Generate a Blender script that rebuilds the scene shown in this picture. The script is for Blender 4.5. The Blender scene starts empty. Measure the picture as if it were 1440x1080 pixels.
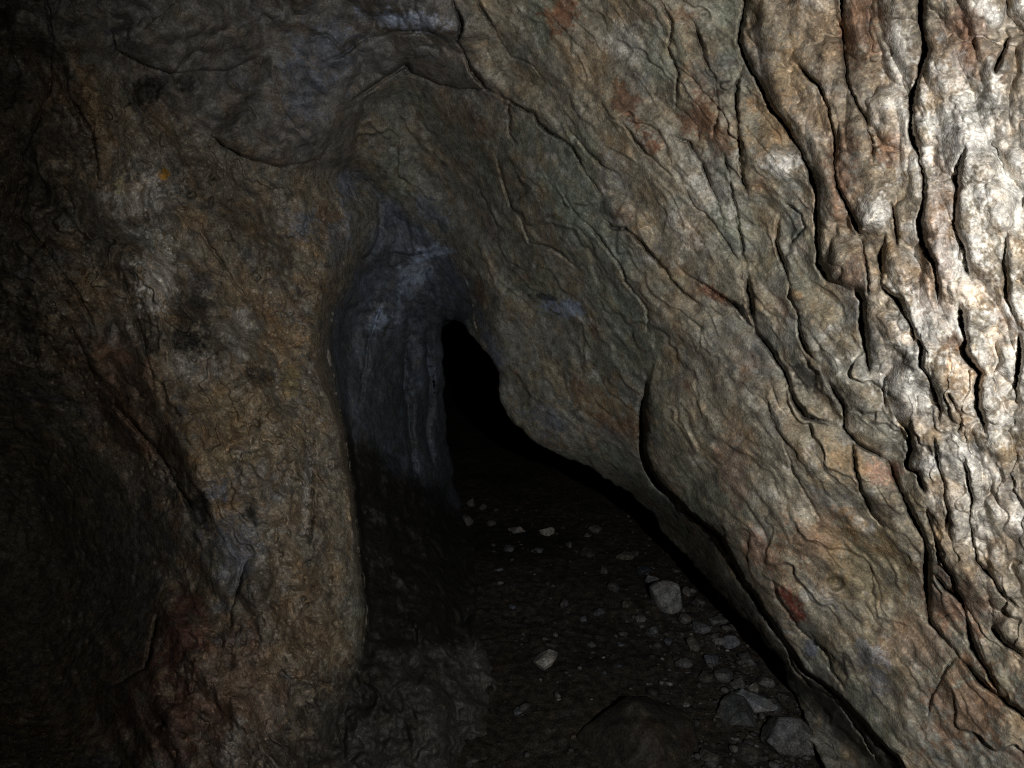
import bpy, math, random
import numpy as np
from mathutils import Vector, Matrix

# ------------------------------------------------------------------ camera, world, torch, exposure
SC = bpy.context.scene
COL = SC.collection
F = 1082.0                                   # focal length in photograph pixels (1440 x 1080)
CAM = np.array([0.0, 0.0, 1.30])
PITCH = math.radians(-10.0)
cam_data = bpy.data.cameras.new('camera')
cam_data.sensor_width = 36.0
cam_data.lens = 36.0 * F / 1440.0
cam_data.clip_start = 0.02
cam_data.clip_end = 100.0
cam = bpy.data.objects.new('camera', cam_data)
cam.location = CAM.tolist()
cam.rotation_euler = (math.radians(90) + PITCH, 0, 0)
COL.objects.link(cam)
SC.camera = cam

world = bpy.data.worlds.new('World')
SC.world = world
world.use_nodes = True
bgn = world.node_tree.nodes['Background']
bgn.inputs[0].default_value = (0.5, 0.6, 0.8, 1)
bgn.inputs[1].default_value = 0.0004           # underground: almost no ambient light

TORCH_POS = Vector((0.30, -0.14, 1.36))
TORCH_AIM = (1520, 420, 1.0)                   # direction through this photo pixel
TORCH_W = 116.0
SC.view_settings.view_transform = 'Standard'
SC.view_settings.look = 'None'
SC.view_settings.exposure = 0.0
SC.view_settings.gamma = 1.0
SC.cycles.use_denoising = False
SC.cycles.filter_width = 1.15
SC.cycles.max_bounces = 5
SC.cycles.diffuse_bounces = 3
SC.cycles.glossy_bounces = 2

CP, SP = math.cos(PITCH), math.sin(PITCH)
def ray(x, y):
    """photo pixel -> world direction with unit depth along the optical axis"""
    X = (np.asarray(x, float) - 720.0) / F
    Y = (540.0 - np.asarray(y, float)) / F
    return np.stack([X, CP - SP * Y, SP + CP * Y], -1)
def at(x, y, d):
    return CAM + ray(x, y) * np.asarray(d, float)[..., None]

torch_data = bpy.data.lights.new('torch', 'SPOT')
torch_data.energy = TORCH_W
torch_data.color = (1.0, 0.98, 0.935)
torch_data.spot_size = math.radians(132)
torch_data.spot_blend = 1.0
torch_data.shadow_soft_size = 0.012
torch = bpy.data.objects.new('torch', torch_data)
torch.location = TORCH_POS
_aim = Vector(at(*TORCH_AIM).tolist())
torch.rotation_euler = (_aim - TORCH_POS).to_track_quat('-Z', 'Y').to_euler()
COL.objects.link(torch)

# ------------------------------------------------------------------ noise helpers
_rng = np.random.RandomState(7)
PERM = np.concatenate([_rng.permutation(512)] * 2).astype(np.int32)
G2 = np.stack([np.cos(np.arange(512) * 2.399), np.sin(np.arange(512) * 2.399)], -1).astype(np.float32)
_g = _rng.normal(size=(512, 3)); G3 = (_g / np.linalg.norm(_g, axis=1)[:, None]).astype(np.float32)

def n2(x, y, seed=0):
    x = np.asarray(x, np.float32) + seed * 17.31; y = np.asarray(y, np.float32) + seed * 5.77
    xi = np.floor(x).astype(np.int32); yi = np.floor(y).astype(np.int32)
    fx = x - xi; fy = y - yi
    u = fx * fx * fx * (fx * (fx * 6 - 15) + 10); v = fy * fy * fy * (fy * (fy * 6 - 15) + 10)
    def g(ix, iy, dx, dy):
        h = PERM[(PERM[(xi + ix) & 511] + yi + iy) & 511]
        gg = G2[h]
        return gg[..., 0] * dx + gg[..., 1] * dy
    a = g(0, 0, fx, fy); b = g(1, 0, fx - 1, fy); c = g(0, 1, fx, fy - 1); d = g(1, 1, fx - 1, fy - 1)
    return 1.5 * ((a + u * (b - a)) + v * ((c + u * (d - c)) - (a + u * (b - a))))

def n3(P, scale, seed=0):
    q = np.asarray(P, np.float32) * scale + np.float32(seed * 11.17)
    i = np.floor(q).astype(np.int32); f = q - i
    w = f * f * f * (f * (f * 6 - 15) + 10)
    X, Y, Z = i[..., 0], i[..., 1], i[..., 2]
    def g(a, b, c):
        h = PERM[(PERM[(PERM[(X + a) & 511] + Y + b) & 511] + Z + c) & 511]
        gg = G3[h]
        return gg[..., 0] * (f[..., 0] - a) + gg[..., 1] * (f[..., 1] - b) + gg[..., 2] * (f[..., 2] - c)
    L = lambda a, b, t: a + t * (b - a)
    x00 = L(g(0,0,0), g(1,0,0), w[..., 0]); x10 = L(g(0,1,0), g(1,1,0), w[..., 0])
    x01 = L(g(0,0,1), g(1,0,1), w[..., 0]); x11 = L(g(0,1,1), g(1,1,1), w[..., 0])
    return 1.5 * L(L(x00, x10, w[..., 1]), L(x01, x11, w[..., 1]), w[..., 2])

def fbm2(x, y, octv, seed=0, gain=0.5):
    a, s, t = 1.0, 0.0, 0.0
    for k in range(octv):
        s = s + a * n2(x * 2.03 ** k, y * 2.03 ** k, seed + k); t += a; a *= gain
    return s / t
def fbm3(P, scale, octv, seed=0, gain=0.5):
    a, s, t = 1.0, 0.0, 0.0
    for k in range(octv):
        s = s + a * n3(P, scale * 2.03 ** k, seed + k); t += a; a *= gain
    return s / t
def lumps(x, y, seed=0, jit=0.85):
    """rounded cauliflower lumps: 1 at a lump's top, 0 in the creases between lumps"""
    xi = np.floor(x).astype(np.int32); yi = np.floor(y).astype(np.int32)
    f1 = np.full(x.shape, 9.0, np.float32)
    for a in (-1, 0, 1):
        for b in (-1, 0, 1):
            h = PERM[(PERM[(xi + a + seed * 7) & 511] + yi + b) & 511]
            ox = xi + a + 0.5 + jit * (((h * 73) & 511) / 511.0 - 0.5); oy = yi + b + 0.5 + jit * (((h * 151) & 511) / 511.0 - 0.5)
            sc = 0.75 + 0.5 * (((h * 37) & 511) / 511.0)
            f1 = np.minimum(f1, ((x - ox) ** 2 + (y - oy) ** 2) * sc)
    return np.sqrt(np.clip(1 - f1 / 0.50, 0, 1) + 0.02)
def sst(a, b, x):
    t = np.clip((x - a) / (b - a), 0, 1)
    return t * t * (3 - 2 * t)
def rot(x, y, deg):
    """u along a direction that falls deg below the horizontal towards larger x, v across it (towards larger x)"""
    c, s = math.cos(math.radians(deg)), math.sin(math.radians(deg))
    return x * c + y * s, x * s - y * c

def tps(pts, X, Y):
    """thin-plate surface through (x, y, depth) control points, on inverse depth"""
    p = np.array(pts, float); xy = p[:, :2] / 700.0; w = 1.0 / p[:, 2]
    def U(r2): return 0.5 * r2 * np.log(r2 + 1e-9)
    n = len(p)
    K = U(((xy[:, None] - xy[None]) ** 2).sum(-1)) + 0.012 * np.eye(n)
    Pm = np.c_[np.ones(n), xy]
    A = np.zeros((n + 3, n + 3)); A[:n, :n] = K; A[:n, n:] = Pm; A[n:, :n] = Pm.T
    sol = np.linalg.solve(A, np.r_[w, 0, 0, 0])
    x = X / 700.0; y = Y / 700.0
    out = sol[n] + sol[n + 1] * x + sol[n + 2] * y
    for k in range(n):
        out = out + sol[k] * U((x - xy[k, 0]) ** 2 + (y - xy[k, 1]) ** 2)
    return 1.0 / np.clip(out, 0.1, 2.0)

def axis(lo, hi, step, m, mstep):
    a = np.arange(lo - m, lo, mstep); b = np.arange(lo, hi, step); c = np.arange(hi, hi + m, mstep)
    return np.concatenate([a, b, c])

def polydist(X, Y, pts, closed=False):
    """nearest distance, signed side (+ = larger x for a line running down), arc parameter, vector to nearest point"""
    p = np.array(pts, float)
    if closed: p = np.vstack([p, p[:1]])
    seg = np.hypot(*(p[1:] - p[:-1]).T); cum = np.r_[0, np.cumsum(seg)]
    best = np.full(X.shape, 1e9); sgn = np.ones(X.shape); arc = np.zeros(X.shape)
    DX = np.zeros(X.shape); DY = np.zeros(X.shape)
    for k in range(len(p) - 1):
        ax, ay = p[k]; bx, by = p[k + 1]; dx, dy = bx - ax, by - ay
        t = np.clip(((X - ax) * dx + (Y - ay) * dy) / (dx * dx + dy * dy + 1e-9), 0, 1)
        ex = ax + t * dx - X; ey = ay + t * dy - Y
        d = np.hypot(ex, ey)
        m = d < best
        cr = -(dx * (Y - ay) - dy * (X - ax))
        best = np.where(m, d, best); sgn = np.where(m, np.sign(cr), sgn)
        arc = np.where(m, cum[k] + t * seg[k], arc)
        DX = np.where(m, ex, DX); DY = np.where(m, ey, DY)
    return best, sgn, arc, cum[-1], DX, DY

def inside(X, Y, pts):
    r = np.zeros(X.shape, bool); n = len(pts)
    for k in range(n):
        x1, y1 = pts[k]; x2, y2 = pts[(k + 1) % n]
        c = ((y1 > Y) != (y2 > Y)) & (X < (x2 - x1) * (Y - y1) / (y2 - y1 + 1e-12) + x1)
        r ^= c
    return r

# ------------------------------------------------------------------ mesh helpers
def mesh_obj(name, verts, faces, mat, parent=None, col=None, smooth=True):
    """faces: (n,4) or (n,3) int array; keeps only the used vertices"""
    used, inv = np.unique(faces.ravel(), return_inverse=True)
    v = verts[used].astype(np.float32); f = inv.reshape(faces.shape).astype(np.int32)
    me = bpy.data.meshes.new(name)
    n, k = f.shape
    me.vertices.add(len(v)); me.vertices.foreach_set('co', v.ravel())
    me.loops.add(n * k); me.loops.foreach_set('vertex_index', f.ravel())
    me.polygons.add(n); me.polygons.foreach_set('loop_start', np.arange(0, n * k, k, dtype=np.int32))
    me.update(calc_edges=True)
    if smooth: me.polygons.foreach_set('use_smooth', np.ones(n, bool))
    if col is not None:
        a = me.attributes.new('rock_colour', 'FLOAT_COLOR', 'POINT')
        c = np.ones((len(v), 4), np.float32); c[:, :3] = np.clip(col[used], 0.004, 0.9)
        a.data.foreach_set('color', c.ravel())
    me.materials.append(mat)
    o = bpy.data.objects.new(name, me)
    COL.objects.link(o)
    o.parent = parent
    return o
def grid_faces(ny, nx):
    i = np.arange(ny * nx).reshape(ny, nx)
    return np.stack([i[:-1, :-1], i[1:, :-1], i[1:, 1:], i[:-1, 1:]], -1)
def tag(o, label, cat=None, group=None, kind=None):
    o['label'] = label
    if cat: o['category'] = cat
    if group: o['group'] = group
    if kind: o['kind'] = kind
    return o
def empty(name, loc):
    o = bpy.data.objects.new(name, None); COL.objects.link(o); o.location = Vector([float(c) for c in loc])
    return o
def adopt(parent, child):
    child.parent = parent
    child.matrix_parent_inverse = Matrix.Translation(-parent.location)

# ------------------------------------------------------------------ materials
def rock_material(name, rough=(0.5, 0.85), bump=1.0, grain=1.0, fleck=0.5, spec=0.35):
    m = bpy.data.materials.new(name); m.use_nodes = True
    nt = m.node_tree; N = nt.nodes; L = nt.links
    b = N['Principled BSDF']
    at_ = N.new('ShaderNodeAttribute'); at_.attribute_name = 'rock_colour'
    tc = N.new('ShaderNodeTexCoord')
    def noise(scale, detail, r=0.6, dist=0.0):
        n = N.new('ShaderNodeTexNoise'); n.inputs['Scale'].default_value = scale
        n.inputs['Detail'].default_value = detail; n.inputs['Roughness'].default_value = r
        n.inputs['Distortion'].default_value = dist
        L.new(tc.outputs['Object'], n.inputs['Vector']); return n
    def ramp(inp, p0, c0, p1, c1):
        r = N.new('ShaderNodeValToRGB'); r.color_ramp.elements[0].position = p0; r.color_ramp.elements[1].position = p1
        r.color_ramp.elements[0].color = (c0, c0, c0, 1); r.color_ramp.elements[1].color = (c1, c1, c1, 1)
        L.new(inp, r.inputs[0]); return r
    def mixc(kind, fac, a, bb):
        x = N.new('ShaderNodeMix'); x.data_type = 'RGBA'; x.blend_type = kind
        if isinstance(fac, float): x.inputs[0].default_value = fac
        else: L.new(fac, x.inputs[0])
        for s, v in ((6, a), (7, bb)):
            if isinstance(v, tuple): x.inputs[s].default_value = v
            else: L.new(v, x.inputs[s])
        return x.outputs[2]
    # mottling, pores and mineral flecks in the stone itself
    c = mixc('MULTIPLY', grain, at_.outputs['Color'], ramp(noise(38, 6, 0.65).outputs[0], 0.37, 0.42, 0.63, 1.6).outputs[0])
    c = mixc('MULTIPLY', 0.7 * grain, c, ramp(noise(190, 4, 0.7).outputs[0], 0.38, 0.45, 0.62, 1.6).outputs[0])
    warm = noise(14, 5, 0.6, 0.6)
    c = mixc('MIX', ramp(warm.outputs[0], 0.48, 0.0, 0.64, 0.5).outputs[0], c, mixc('MULTIPLY', 1.0, c, (1.15, 0.88, 0.62, 1)))
    po = noise(115, 3, 0.65)                                   # dark pores
    c = mixc('MIX', ramp(po.outputs[0], 0.34, 0.85 * grain, 0.42, 0.0).outputs[0], c, mixc('MULTIPLY', 1.0, c, (0.22, 0.20, 0.18, 1)))
    f2 = noise(150, 2, 0.6)                                    # pale grains
    c = mixc('MIX', ramp(f2.outputs[0], 0.58, 0.0, 0.65, min(1.0, 1.5 * fleck)).outputs[0], c, mixc('MULTIPLY', 1.0, c, (1.9, 1.85, 1.75, 1)))
    fl = noise(420, 2, 0.5)
    c = mixc('MIX', ramp(fl.outputs[0], 0.62, 0.0, 0.70, fleck).outputs[0], c, mixc('MULTIPLY', 1.0, c, (2.6, 2.5, 2.4, 1)))
    L.new(c, b.inputs['Base Color'])
    rr = ramp(noise(22, 5).outputs[0], 0.3, rough[0], 0.7, rough[1]); L.new(rr.outputs[0], b.inputs['Roughness'])
    b.inputs['Specular IOR Level'].default_value = spec
    b1 = N.new('ShaderNodeBump'); b1.inputs['Strength'].default_value = 0.38 * bump; b1.inputs['Distance'].default_value = 0.006
    L.new(noise(85, 8, 0.68).outputs[0], b1.inputs['Height'])
    L.new(ramp(noise(5, 4, .6).outputs[0], .38, .10 * bump, .62, .62 * bump).outputs[0], b1.inputs['Strength'])
    b2 = N.new('ShaderNodeBump'); b2.inputs['Strength'].default_value = 0.5 * bump; b2.inputs['Distance'].default_value = 0.0022
    vo = N.new('ShaderNodeTexVoronoi'); vo.inputs['Scale'].default_value = 260
    L.new(tc.outputs['Object'], vo.inputs['Vector'])
    L.new(vo.outputs['Distance'], b2.inputs['Height']); L.new(b1.outputs[0], b2.inputs['Normal'])
    L.new(b2.outputs[0], b.inputs['Normal'])
    return m
M_FLOW = rock_material('flowstone_calcite', (0.6, 0.92), 0.5, 0.7, 0.35, 0.22)
M_ROCK = rock_material('cave_limestone', (0.55, 0.92), 0.5, 0.6, 0.35, 0.25)
M_ROUGH = rock_material('crusted_limestone', (0.55, 0.92), 0.6, 0.7, 0.5, 0.25)
M_DIRT = rock_material('cave_dirt', (0.8, 1.0), 1.2, 1.0, 0.35, 0.15)
M_STONE = rock_material('loose_stone', (0.6, 0.95), 0.8, 0.8, 0.3, 0.2)

# ------------------------------------------------------------------ main rock shell: curtain, slab, ceiling, buttress
STEP = 1.45
xs = axis(-10, 1450, STEP, 330, 9.0); ys = axis(-10, 1090, STEP, 330, 9.0)
X, Y = np.meshgrid(xs, ys)
SHELL = [  # photo x, y, depth in metres
    (1440, 540, 1.10), (1440, 1080, 1.28), (1440, 0, 1.02), (1700, 300, 0.85), (1700, 900, 0.98), (1250, 300, 1.22), (1250, 800, 1.45),
    (1100, 0, 1.36), (1100, 350, 1.45), (1100, 700, 1.60), (1155, 1080, 1.76), (1130, 930, 1.80), (1060, 820, 1.90), (985, 720, 2.02), (1000, 830, 2.2), (900, 700, 2.45),
    (910, 540, 2.02), (960, 640, 1.93), (800, 640, 2.45), (705, 560, 2.75), (700, 0, 1.85), (850, 200, 1.78), (700, 350, 2.42), (600, 312, 2.75),
    (620, 200, 2.45), (500, 245, 2.62), (500, 130, 2.35), (400, 200, 2.20), (380, 90, 2.05), (300, 0, 1.85), (520, 0, 1.95), (0, 0, 1.55),
    (200, 250, 1.88), (300, 400, 1.85), (430, 380, 2.25), (470, 500, 2.15), (350, 650, 1.68), (480, 640, 2.05), (420, 800, 1.68), (505, 850, 1.95),
    (480, 1000, 1.78), (260, 950, 1.52), (320, 1080, 1.45), (180, 480, 1.72), (100, 420, 1.62), (0, 300, 1.50), (60, 760, 2.35), (0, 640, 2.25),
    (150, 640, 1.95), (190, 830, 1.98), (260, 760, 1.70), (100, 1000, 1.9), (0, 1080, 1.65), (-300, 500, 1.3), (-300, 1000, 1.4), (-300, 0, 1.2),
    (700, -300, 1.35), (1300, -300, 0.95), (200, -300, 1.3), (1300, 1380, 1.5), (250, 1380, 1.25)]
D = tps(SHELL, X, Y)

# the hollow (niche and foot rock) that the buttress, ceiling and slab frame, and the opening left in it
LIP = [(692, 501), (701, 524), (704, 566), (718, 593), (750, 620), (790, 640), (860, 675), (912, 716), (940, 760), (985, 803), (1050, 872), (1103, 935), (1110, 965),
       (1130, 1000), (1140, 1040), (1157, 1080), (1290, 1450)]
HOLLOW = [(492, 244), (510, 247), (545, 276), (593, 311), (625, 343), (644, 371), (660, 410), (668, 450), (676, 480)] + LIP + [
          (300, 1450), (420, 1080), (478, 985), (508, 920), (514, 860), (508, 800), (502, 730), (492, 650), (482, 590), (468, 530), (462, 480), (470, 435), (492, 400),
          (500, 360), (520, 335), (533, 315), (531, 290), (514, 264)]
HOLE = [(625, 450), (640, 452), (657, 459), (667, 478)] + LIP + [(690, 1450), (688, 1090), (699, 1050), (691, 1010), (697, 950), (684, 915), (668, 885), (672, 830), (664, 770), (655, 725),
        (640, 680), (629, 620), (627, 570), (622, 520), (621, 480)]

# boundaries between rock masses, as x(y)
def curve(pts):
    a = np.array(pts, float)
    return np.interp(Y, a[:, 0], a[:, 1])
wob = 5 * n2(X / 38, Y / 38, 3) + 2.2 * n2(X / 13, Y / 13, 4)
CRA = [(-400, 1030), (0, 1049), (60, 1040), (90, 1052), (120, 1070), (150, 1082), (175, 1105), (205, 1125), (235, 1137), (270, 1150), (340, 1150), (370, 1152),
       (392, 1165), (410, 1200), (485, 1217), (545, 1240), (590, 1262), (630, 1282), (690, 1300), (730, 1317), (790, 1330), (830, 1360), (880, 1400), (960, 1450), (1400, 1700)]
CRB = [(-400, 1120), (102, 1132), (120, 1152), (150, 1165), (190, 1172), (225, 1174), (265, 1178), (285, 1190), (310, 1202), (345, 1216), (400, 1222), (440, 1230), (520, 1250), (620, 1290), (700, 1318), (790, 1350), (900, 1430), (1400, 1720)]
CRC = [(-400, 1180), (0, 1182), (70, 1187), (110, 1191), (145, 1202), (165, 1217), (220, 1236), (285, 1255), (330, 1250), (400, 1246), (420, 1260), (440, 1270), (465, 1287), (490, 1297), (537, 1312), (600, 1330), (640, 1357), (735, 1366), (790, 1376), (830, 1405), (860, 1440), (1400, 1760)]
CRD = [(-400, 1290), (30, 1300), (70, 1304), (105, 1292), (145, 1284), (185, 1284), (215, 1292), (250, 1300), (280, 1301), (310, 1292), (345, 1300), (370, 1315), (400, 1320), (435, 1340), (460, 1355), (495, 1357), (525, 1380), (570, 1374), (600, 1386), (700, 1412), (800, 1450), (1400, 1790)]
SEAM = [(-400, 520), (0, 637), (35, 650), (60, 645), (95, 662), (122, 680), (135, 705), (160, 748), (185, 770), (205, 803), (235, 820), (265, 840), (282, 850), (320, 880), (355, 915), (405, 955), (470, 930), (555, 910), (600, 907), (630, 907), (660, 915), (685, 935), (710, 962), (730, 985),
        (755, 1015), (785, 1030), (815, 1045), (850, 1070), (880, 1090), (915, 1115), (945, 1135), (970, 1170), (990, 1195), (1015, 1215), (1045, 1240), (1065, 1260), (1400, 1480)]
xA, xB, xC, xD, xS = [curve(c) for c in (CRA, CRB, CRC, CRD, SEAM)]
HOODX = np.array([(-400, 40), (60, 50), (180, 110), (300, 190), (420, 232), (488, 240), (512, 130), (570, 95), (640, 122), (700, 130), (1800, 130)], float)
yHood = np.interp(X, HOODX[:, 0], HOODX[:, 1])

flow = sst(-25, 30, X - xA)                        # 1 on the flowstone curtain
leftm = sst(560, 440, X) * sst(-30, 60, Y - yHood)  # 1 on the left buttress
ceil_ = (1 - leftm) * sst(40, -20, X - xS) * sst(40, -10, Y - yHood)
slab = np.clip(1 - flow - leftm - ceil_, 0, 1)

H = np.zeros(X.shape)        # relief towards the viewer's side of the wall, metres
dark = np.zeros(X.shape)     # shade of the open joints, painted into the colour

# crack / rib-edge lines: (strength, groove width px, step m, step decay px, points)
Z3 = lambda p: [(960 + a / 2, b / 2) for a, b in p]
Z6 = lambda p: [(960 + a / 2, 540 + b / 2) for a, b in p]
Z2 = lambda p: [(480 + a / 2, b / 2) for a, b in p]
Z5 = lambda p: [(480 + a / 2, 540 + b / 2) for a, b in p]
Z4 = lambda p: [(a / 2, 540 + b / 2) for a, b in p]
Z1 = lambda p: [(a / 2, b / 2) for a, b in p]
LINES = [
    (1.0, 4.0, .060, 90, Z2([(20, 290), (80, 250), (130, 215), (180, 180), (200, 205), (240, 220), (275, 240), (350, 250), (420, 252)])),
    (.10, 4.0, .050, 80, Z1([(300, 40), (330, 140), (400, 180), (480, 205), (560, 200), (640, 200), (700, 170), (770, 150)])),
    (.10, 4.0, .065, 75, Z1([(580, 370), (680, 440), (800, 470), (900, 450), (940, 380)])),
    (.5, 4.0, .040, 70, Z2([(-60, 180), (0, 150), (60, 110), (150, 90), (240, 85), (300, 110)])),
    (1.2, 5.0, .030, 60, Z3([(200, -160), (180, 0), (165, 60), (160, 120), (185, 180), (220, 240), (245, 300), (290, 350), (330, 410), (355, 470), (380, 540), (378, 600), (380, 680), (385, 740), (410, 785), (470, 810), (480, 830)])),
    (1.2, 5.5, .025, 45, Z3([(480, 800), (505, 840), (508, 900), (515, 970), (522, 1005), (530, 1060)])),
    (.9, 3.2, .012, 30, Z3([(185, 150), (155, 230), (152, 310), (160, 400), (170, 500), (190, 565)])),
    (.5, 3.0, .010, 30, Z3([(20, 40), (60, 150), (90, 220), (100, 300), (85, 400)])),
    (.9, 3.2, .018, 40, Z3([(300, 160), (345, 205), (385, 240), (410, 300), (425, 380), (428, 450), (435, 530), (460, 570), (485, 620), (500, 655), (545, 660)])),
    (.6, 4.0, .020, 50, Z3([(450, -100), (450, 60), (455, 140), (462, 220), (485, 290), (515, 330), (535, 400), (540, 480)])),
    (1.3, 5.0, .030, 60, Z3([(680, -140), (672, 60), (688, 140), (665, 210), (648, 290), (648, 370), (665, 430), (680, 500), (683, 560), (665, 620), (680, 690), (710, 740), (720, 800), (718, 870), (745, 900)])),
    (.8, 3.2, .012, 30, Z3([(585, 560), (600, 620), (608, 700)])),
    (1.1, 4.5, .025, 45, Z3([(570, 640), (560, 720), (562, 800), (600, 840), (620, 880), (655, 930), (675, 980), (672, 1030), (705, 1085), (722, 1140), (720, 1210)])),
    (1.2, 5.0, .028, 45, Z3([(775, 840), (790, 920), (800, 960), (790, 990), (815, 1025), (840, 1050), (832, 1085), (830, 1140), (848, 1190), (852, 1230)])),
    (1.2, 5.0, .025, 45, Z3([(948, 930), (945, 1030), (940, 1080), (950, 1140)])),
    (.9, 5.0, .020, 35, Z3([(925, 100), (910, 130), (885, 180), (882, 210)])),
    (.8, 3.2, .014, 35, Z3([(275, 590), (262, 680), (285, 740), (298, 800), (300, 840), (325, 880), (330, 950), (350, 990), (390, 1025)])),
    (.7, 2.6, .006, 25, Z3([(110, 420), (130, 480), (145, 560), (165, 680), (185, 760)])),
    (1.2, 5.0, .022, 60, Z3([(180, 740), (185, 820), (195, 880), (215, 940), (250, 985), (285, 1040), (305, 1105), (345, 1170), (400, 1185), (450, 1200)])),
    (.5, 2.4, .006, 20, Z3([(285, 570), (330, 600), (345, 640), (320, 665), (295, 700)])),
    (.5, 3.0, .010, 30, Z3([(505, 660), (520, 760), (525, 840)])),
    (.6, 3.0, .012, 25, Z3([(-40, 380), (20, 400), (60, 470), (100, 560), (120, 640)])),
    (.6, 3.0, .012, 40, Z3([(-20, 745), (60, 800), (150, 860), (215, 940)])),
    (.6, 2.6, .008, 25, Z3([(0, 520), (30, 580), (60, 600), (110, 660), (165, 740)])),
    (.6, 3.0, .012, 25, Z3([(600, 820), (640, 900), (660, 960)])),
    (.5, 5.0, .015, 40, Z3([(800, 400), (770, 500), (770, 640), (800, 720), (815, 800)])),
    (.5, 5.0, .015, 40, Z3([(915, 640), (905, 740), (915, 840), (945, 930)])),
    (1.0, 3.8, .020, 60, Z6([(400, -20), (415, 0), (455, 60), (460, 120), (490, 170), (545, 195), (580, 215)])),
    (1.4, 7.0, .035, 70, Z6([(560, 200), (580, 215), (605, 270), (625, 330), (660, 390), (685, 440), (690, 510), (690, 560), (692, 630), (700, 670)])),
    (1.1, 4.5, .025, 60, Z6([(690, 610), (700, 670), (740, 720), (780, 770), (830, 825), (880, 870), (950, 920), (1040, 1000)])),
    (.8, 3.0, .010, 35, Z6([(470, 140), (480, 180), (485, 240), (505, 300), (530, 360), (580, 415)])),
    (1.1, 4.2, .020, 45, Z6([(695, 515), (740, 575), (790, 610), (800, 680), (820, 740), (850, 790), (880, 840), (900, 890)])),
    (1.1, 4.0, .018, 35, Z6([(590, 80), (605, 100), (635, 130), (645, 180), (635, 235), (665, 250), (675, 290), (682, 320)])),
    (.8, 3.0, .012, 30, Z6([(572, -30), (565, 20), (572, 75)])),
    (.9, 3.5, .015, 40, Z6([(688, 335), (700, 390), (715, 430), (720, 480), (735, 505), (760, 540), (770, 580), (805, 640)])),
    (.8, 3.5, .015, 30, Z6([(745, 20), (760, 50), (790, 100), (775, 145)])),
    (1.0, 3.5, .018, 45, Z6([(790, 190), (800, 260), (815, 320), (808, 390), (820, 450), (830, 500), (860, 530), (890, 580), (930, 610), (970, 650)])),
    (1.2, 5.0, .020, 35, Z6([(865, 680), (900, 720), (960, 770)])),
    (.7, 3.2, .014, 30, Z6([(700, 130), (712, 190), (735, 270), (745, 350), (740, 420)])),
    (1.9, 10.5, .070, 90, [(912, 520), (910, 555), (907, 600), (907, 630), (915, 660), (935, 685), (957, 708)]),
    (1.2, 5.0, .045, 80, [(945, 695), (962, 712), (990, 735), (1015, 755), (1030, 785), (1045, 815), (1070, 850), (1090, 880), (1115, 915)]),
    (.9, 3.2, .020, 60, [(1105, 905), (1135, 945), (1170, 970), (1195, 990), (1215, 1015), (1240, 1045), (1262, 1068), (1300, 1120)]),
    (.6, 3.0, .012, 40, Z6([(250, 530), (270, 600), (330, 690), (400, 750), (420, 810), (470, 870)])),
    (.8, 3.0, .012, 40, Z6([(285, 720), (310, 790), (360, 850), (420, 880), (470, 930), (520, 1010), (560, 1080)])),
    (.5, 2.6, .008, 40, Z6([(765, 765), (735, 820), (700, 880), (692, 940)])),
    (.4, 2.6, .006, 30, Z6([(280, 140), (310, 250), (360, 330), (390, 400)])),
    (1.2, 4.0, .030, 90, Z2([(270, -120), (315, 0), (340, 60), (330, 120), (365, 190), (405, 250), (450, 270)])),
    (.9, 3.0, .020, 70, Z2([(430, 262), (480, 290), (540, 320), (580, 370), (650, 410), (680, 470), (720, 530), (740, 565)])),
    (.9, 3.0, .018, 60, Z2([(725, 600), (760, 640), (800, 640), (870, 710), (920, 770), (960, 820), (1010, 860)])),
    (.6, 2.4, .008, 40, Z2([(470, 280), (472, 370), (495, 410)])),
    (.5, 2.4, .008, 40, Z2([(430, 420), (455, 500), (480, 580), (510, 620), (530, 680), (600, 700), (700, 780)])),
    (.5, 2.4, .008, 40, Z2([(615, 530), (660, 600), (720, 660), (780, 740), (800, 790), (860, 870), (865, 960)])),
    (.7, 2.8, .014, 40, Z2([(380, -20), (400, 30), (440, 100), (480, 160), (540, 180), (580, 240)])),
    (.5, 2.4, .010, 30, Z2([(640, 360), (690, 420), (740, 470), (790, 500)])),
    (.5, 2.4, .010, 30, Z2([(780, 330), (830, 400), (870, 440), (930, 500)])),
    (.5, 2.4, .010, 30, Z2([(890, -20), (930, 60), (920, 130), (950, 210), (940, 330)])),
    (.5, 3.0, .012, 60, Z1([(30, 590), (80, 640), (120, 690), (180, 770), (240, 860), (280, 960)])),
    (.6, 3.0, .016, 60, Z1([(180, 180), (190, 270), (260, 370), (275, 450), (270, 530)])),
    (.5, 3.0, .012, 50, Z1([(120, -40), (150, 100), (140, 260), (60, 450), (50, 570), (0, 640)])),
    (.6, 3.0, .016, 60, Z1([(340, 740), (370, 860), (400, 930), (420, 1010), (440, 1110)])),
    (.4, 2.6, .010, 40, Z1([(100, 820), (190, 900), (230, 980), (270, 1080)])),
    (.4, 2.6, .010, 60, Z1([(560, 640), (640, 760), (700, 850)])),
    (.7, 3.4, .022, 70, Z4([(320, 20), (325, 60), (400, 140), (460, 210), (500, 280), (540, 350), (575, 420)])),
    (.5, 3.4, .018, 50, Z4([(450, 620), (435, 700), (410, 800), (300, 860)])),
    (.5, 3.0, .012, 40, Z4([(700, 480), (660, 600), (640, 720)])),
    (.4, 3.0, .012, 40, Z4([(860, 100), (870, 220), (880, 340), (870, 480)])),
]
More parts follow.
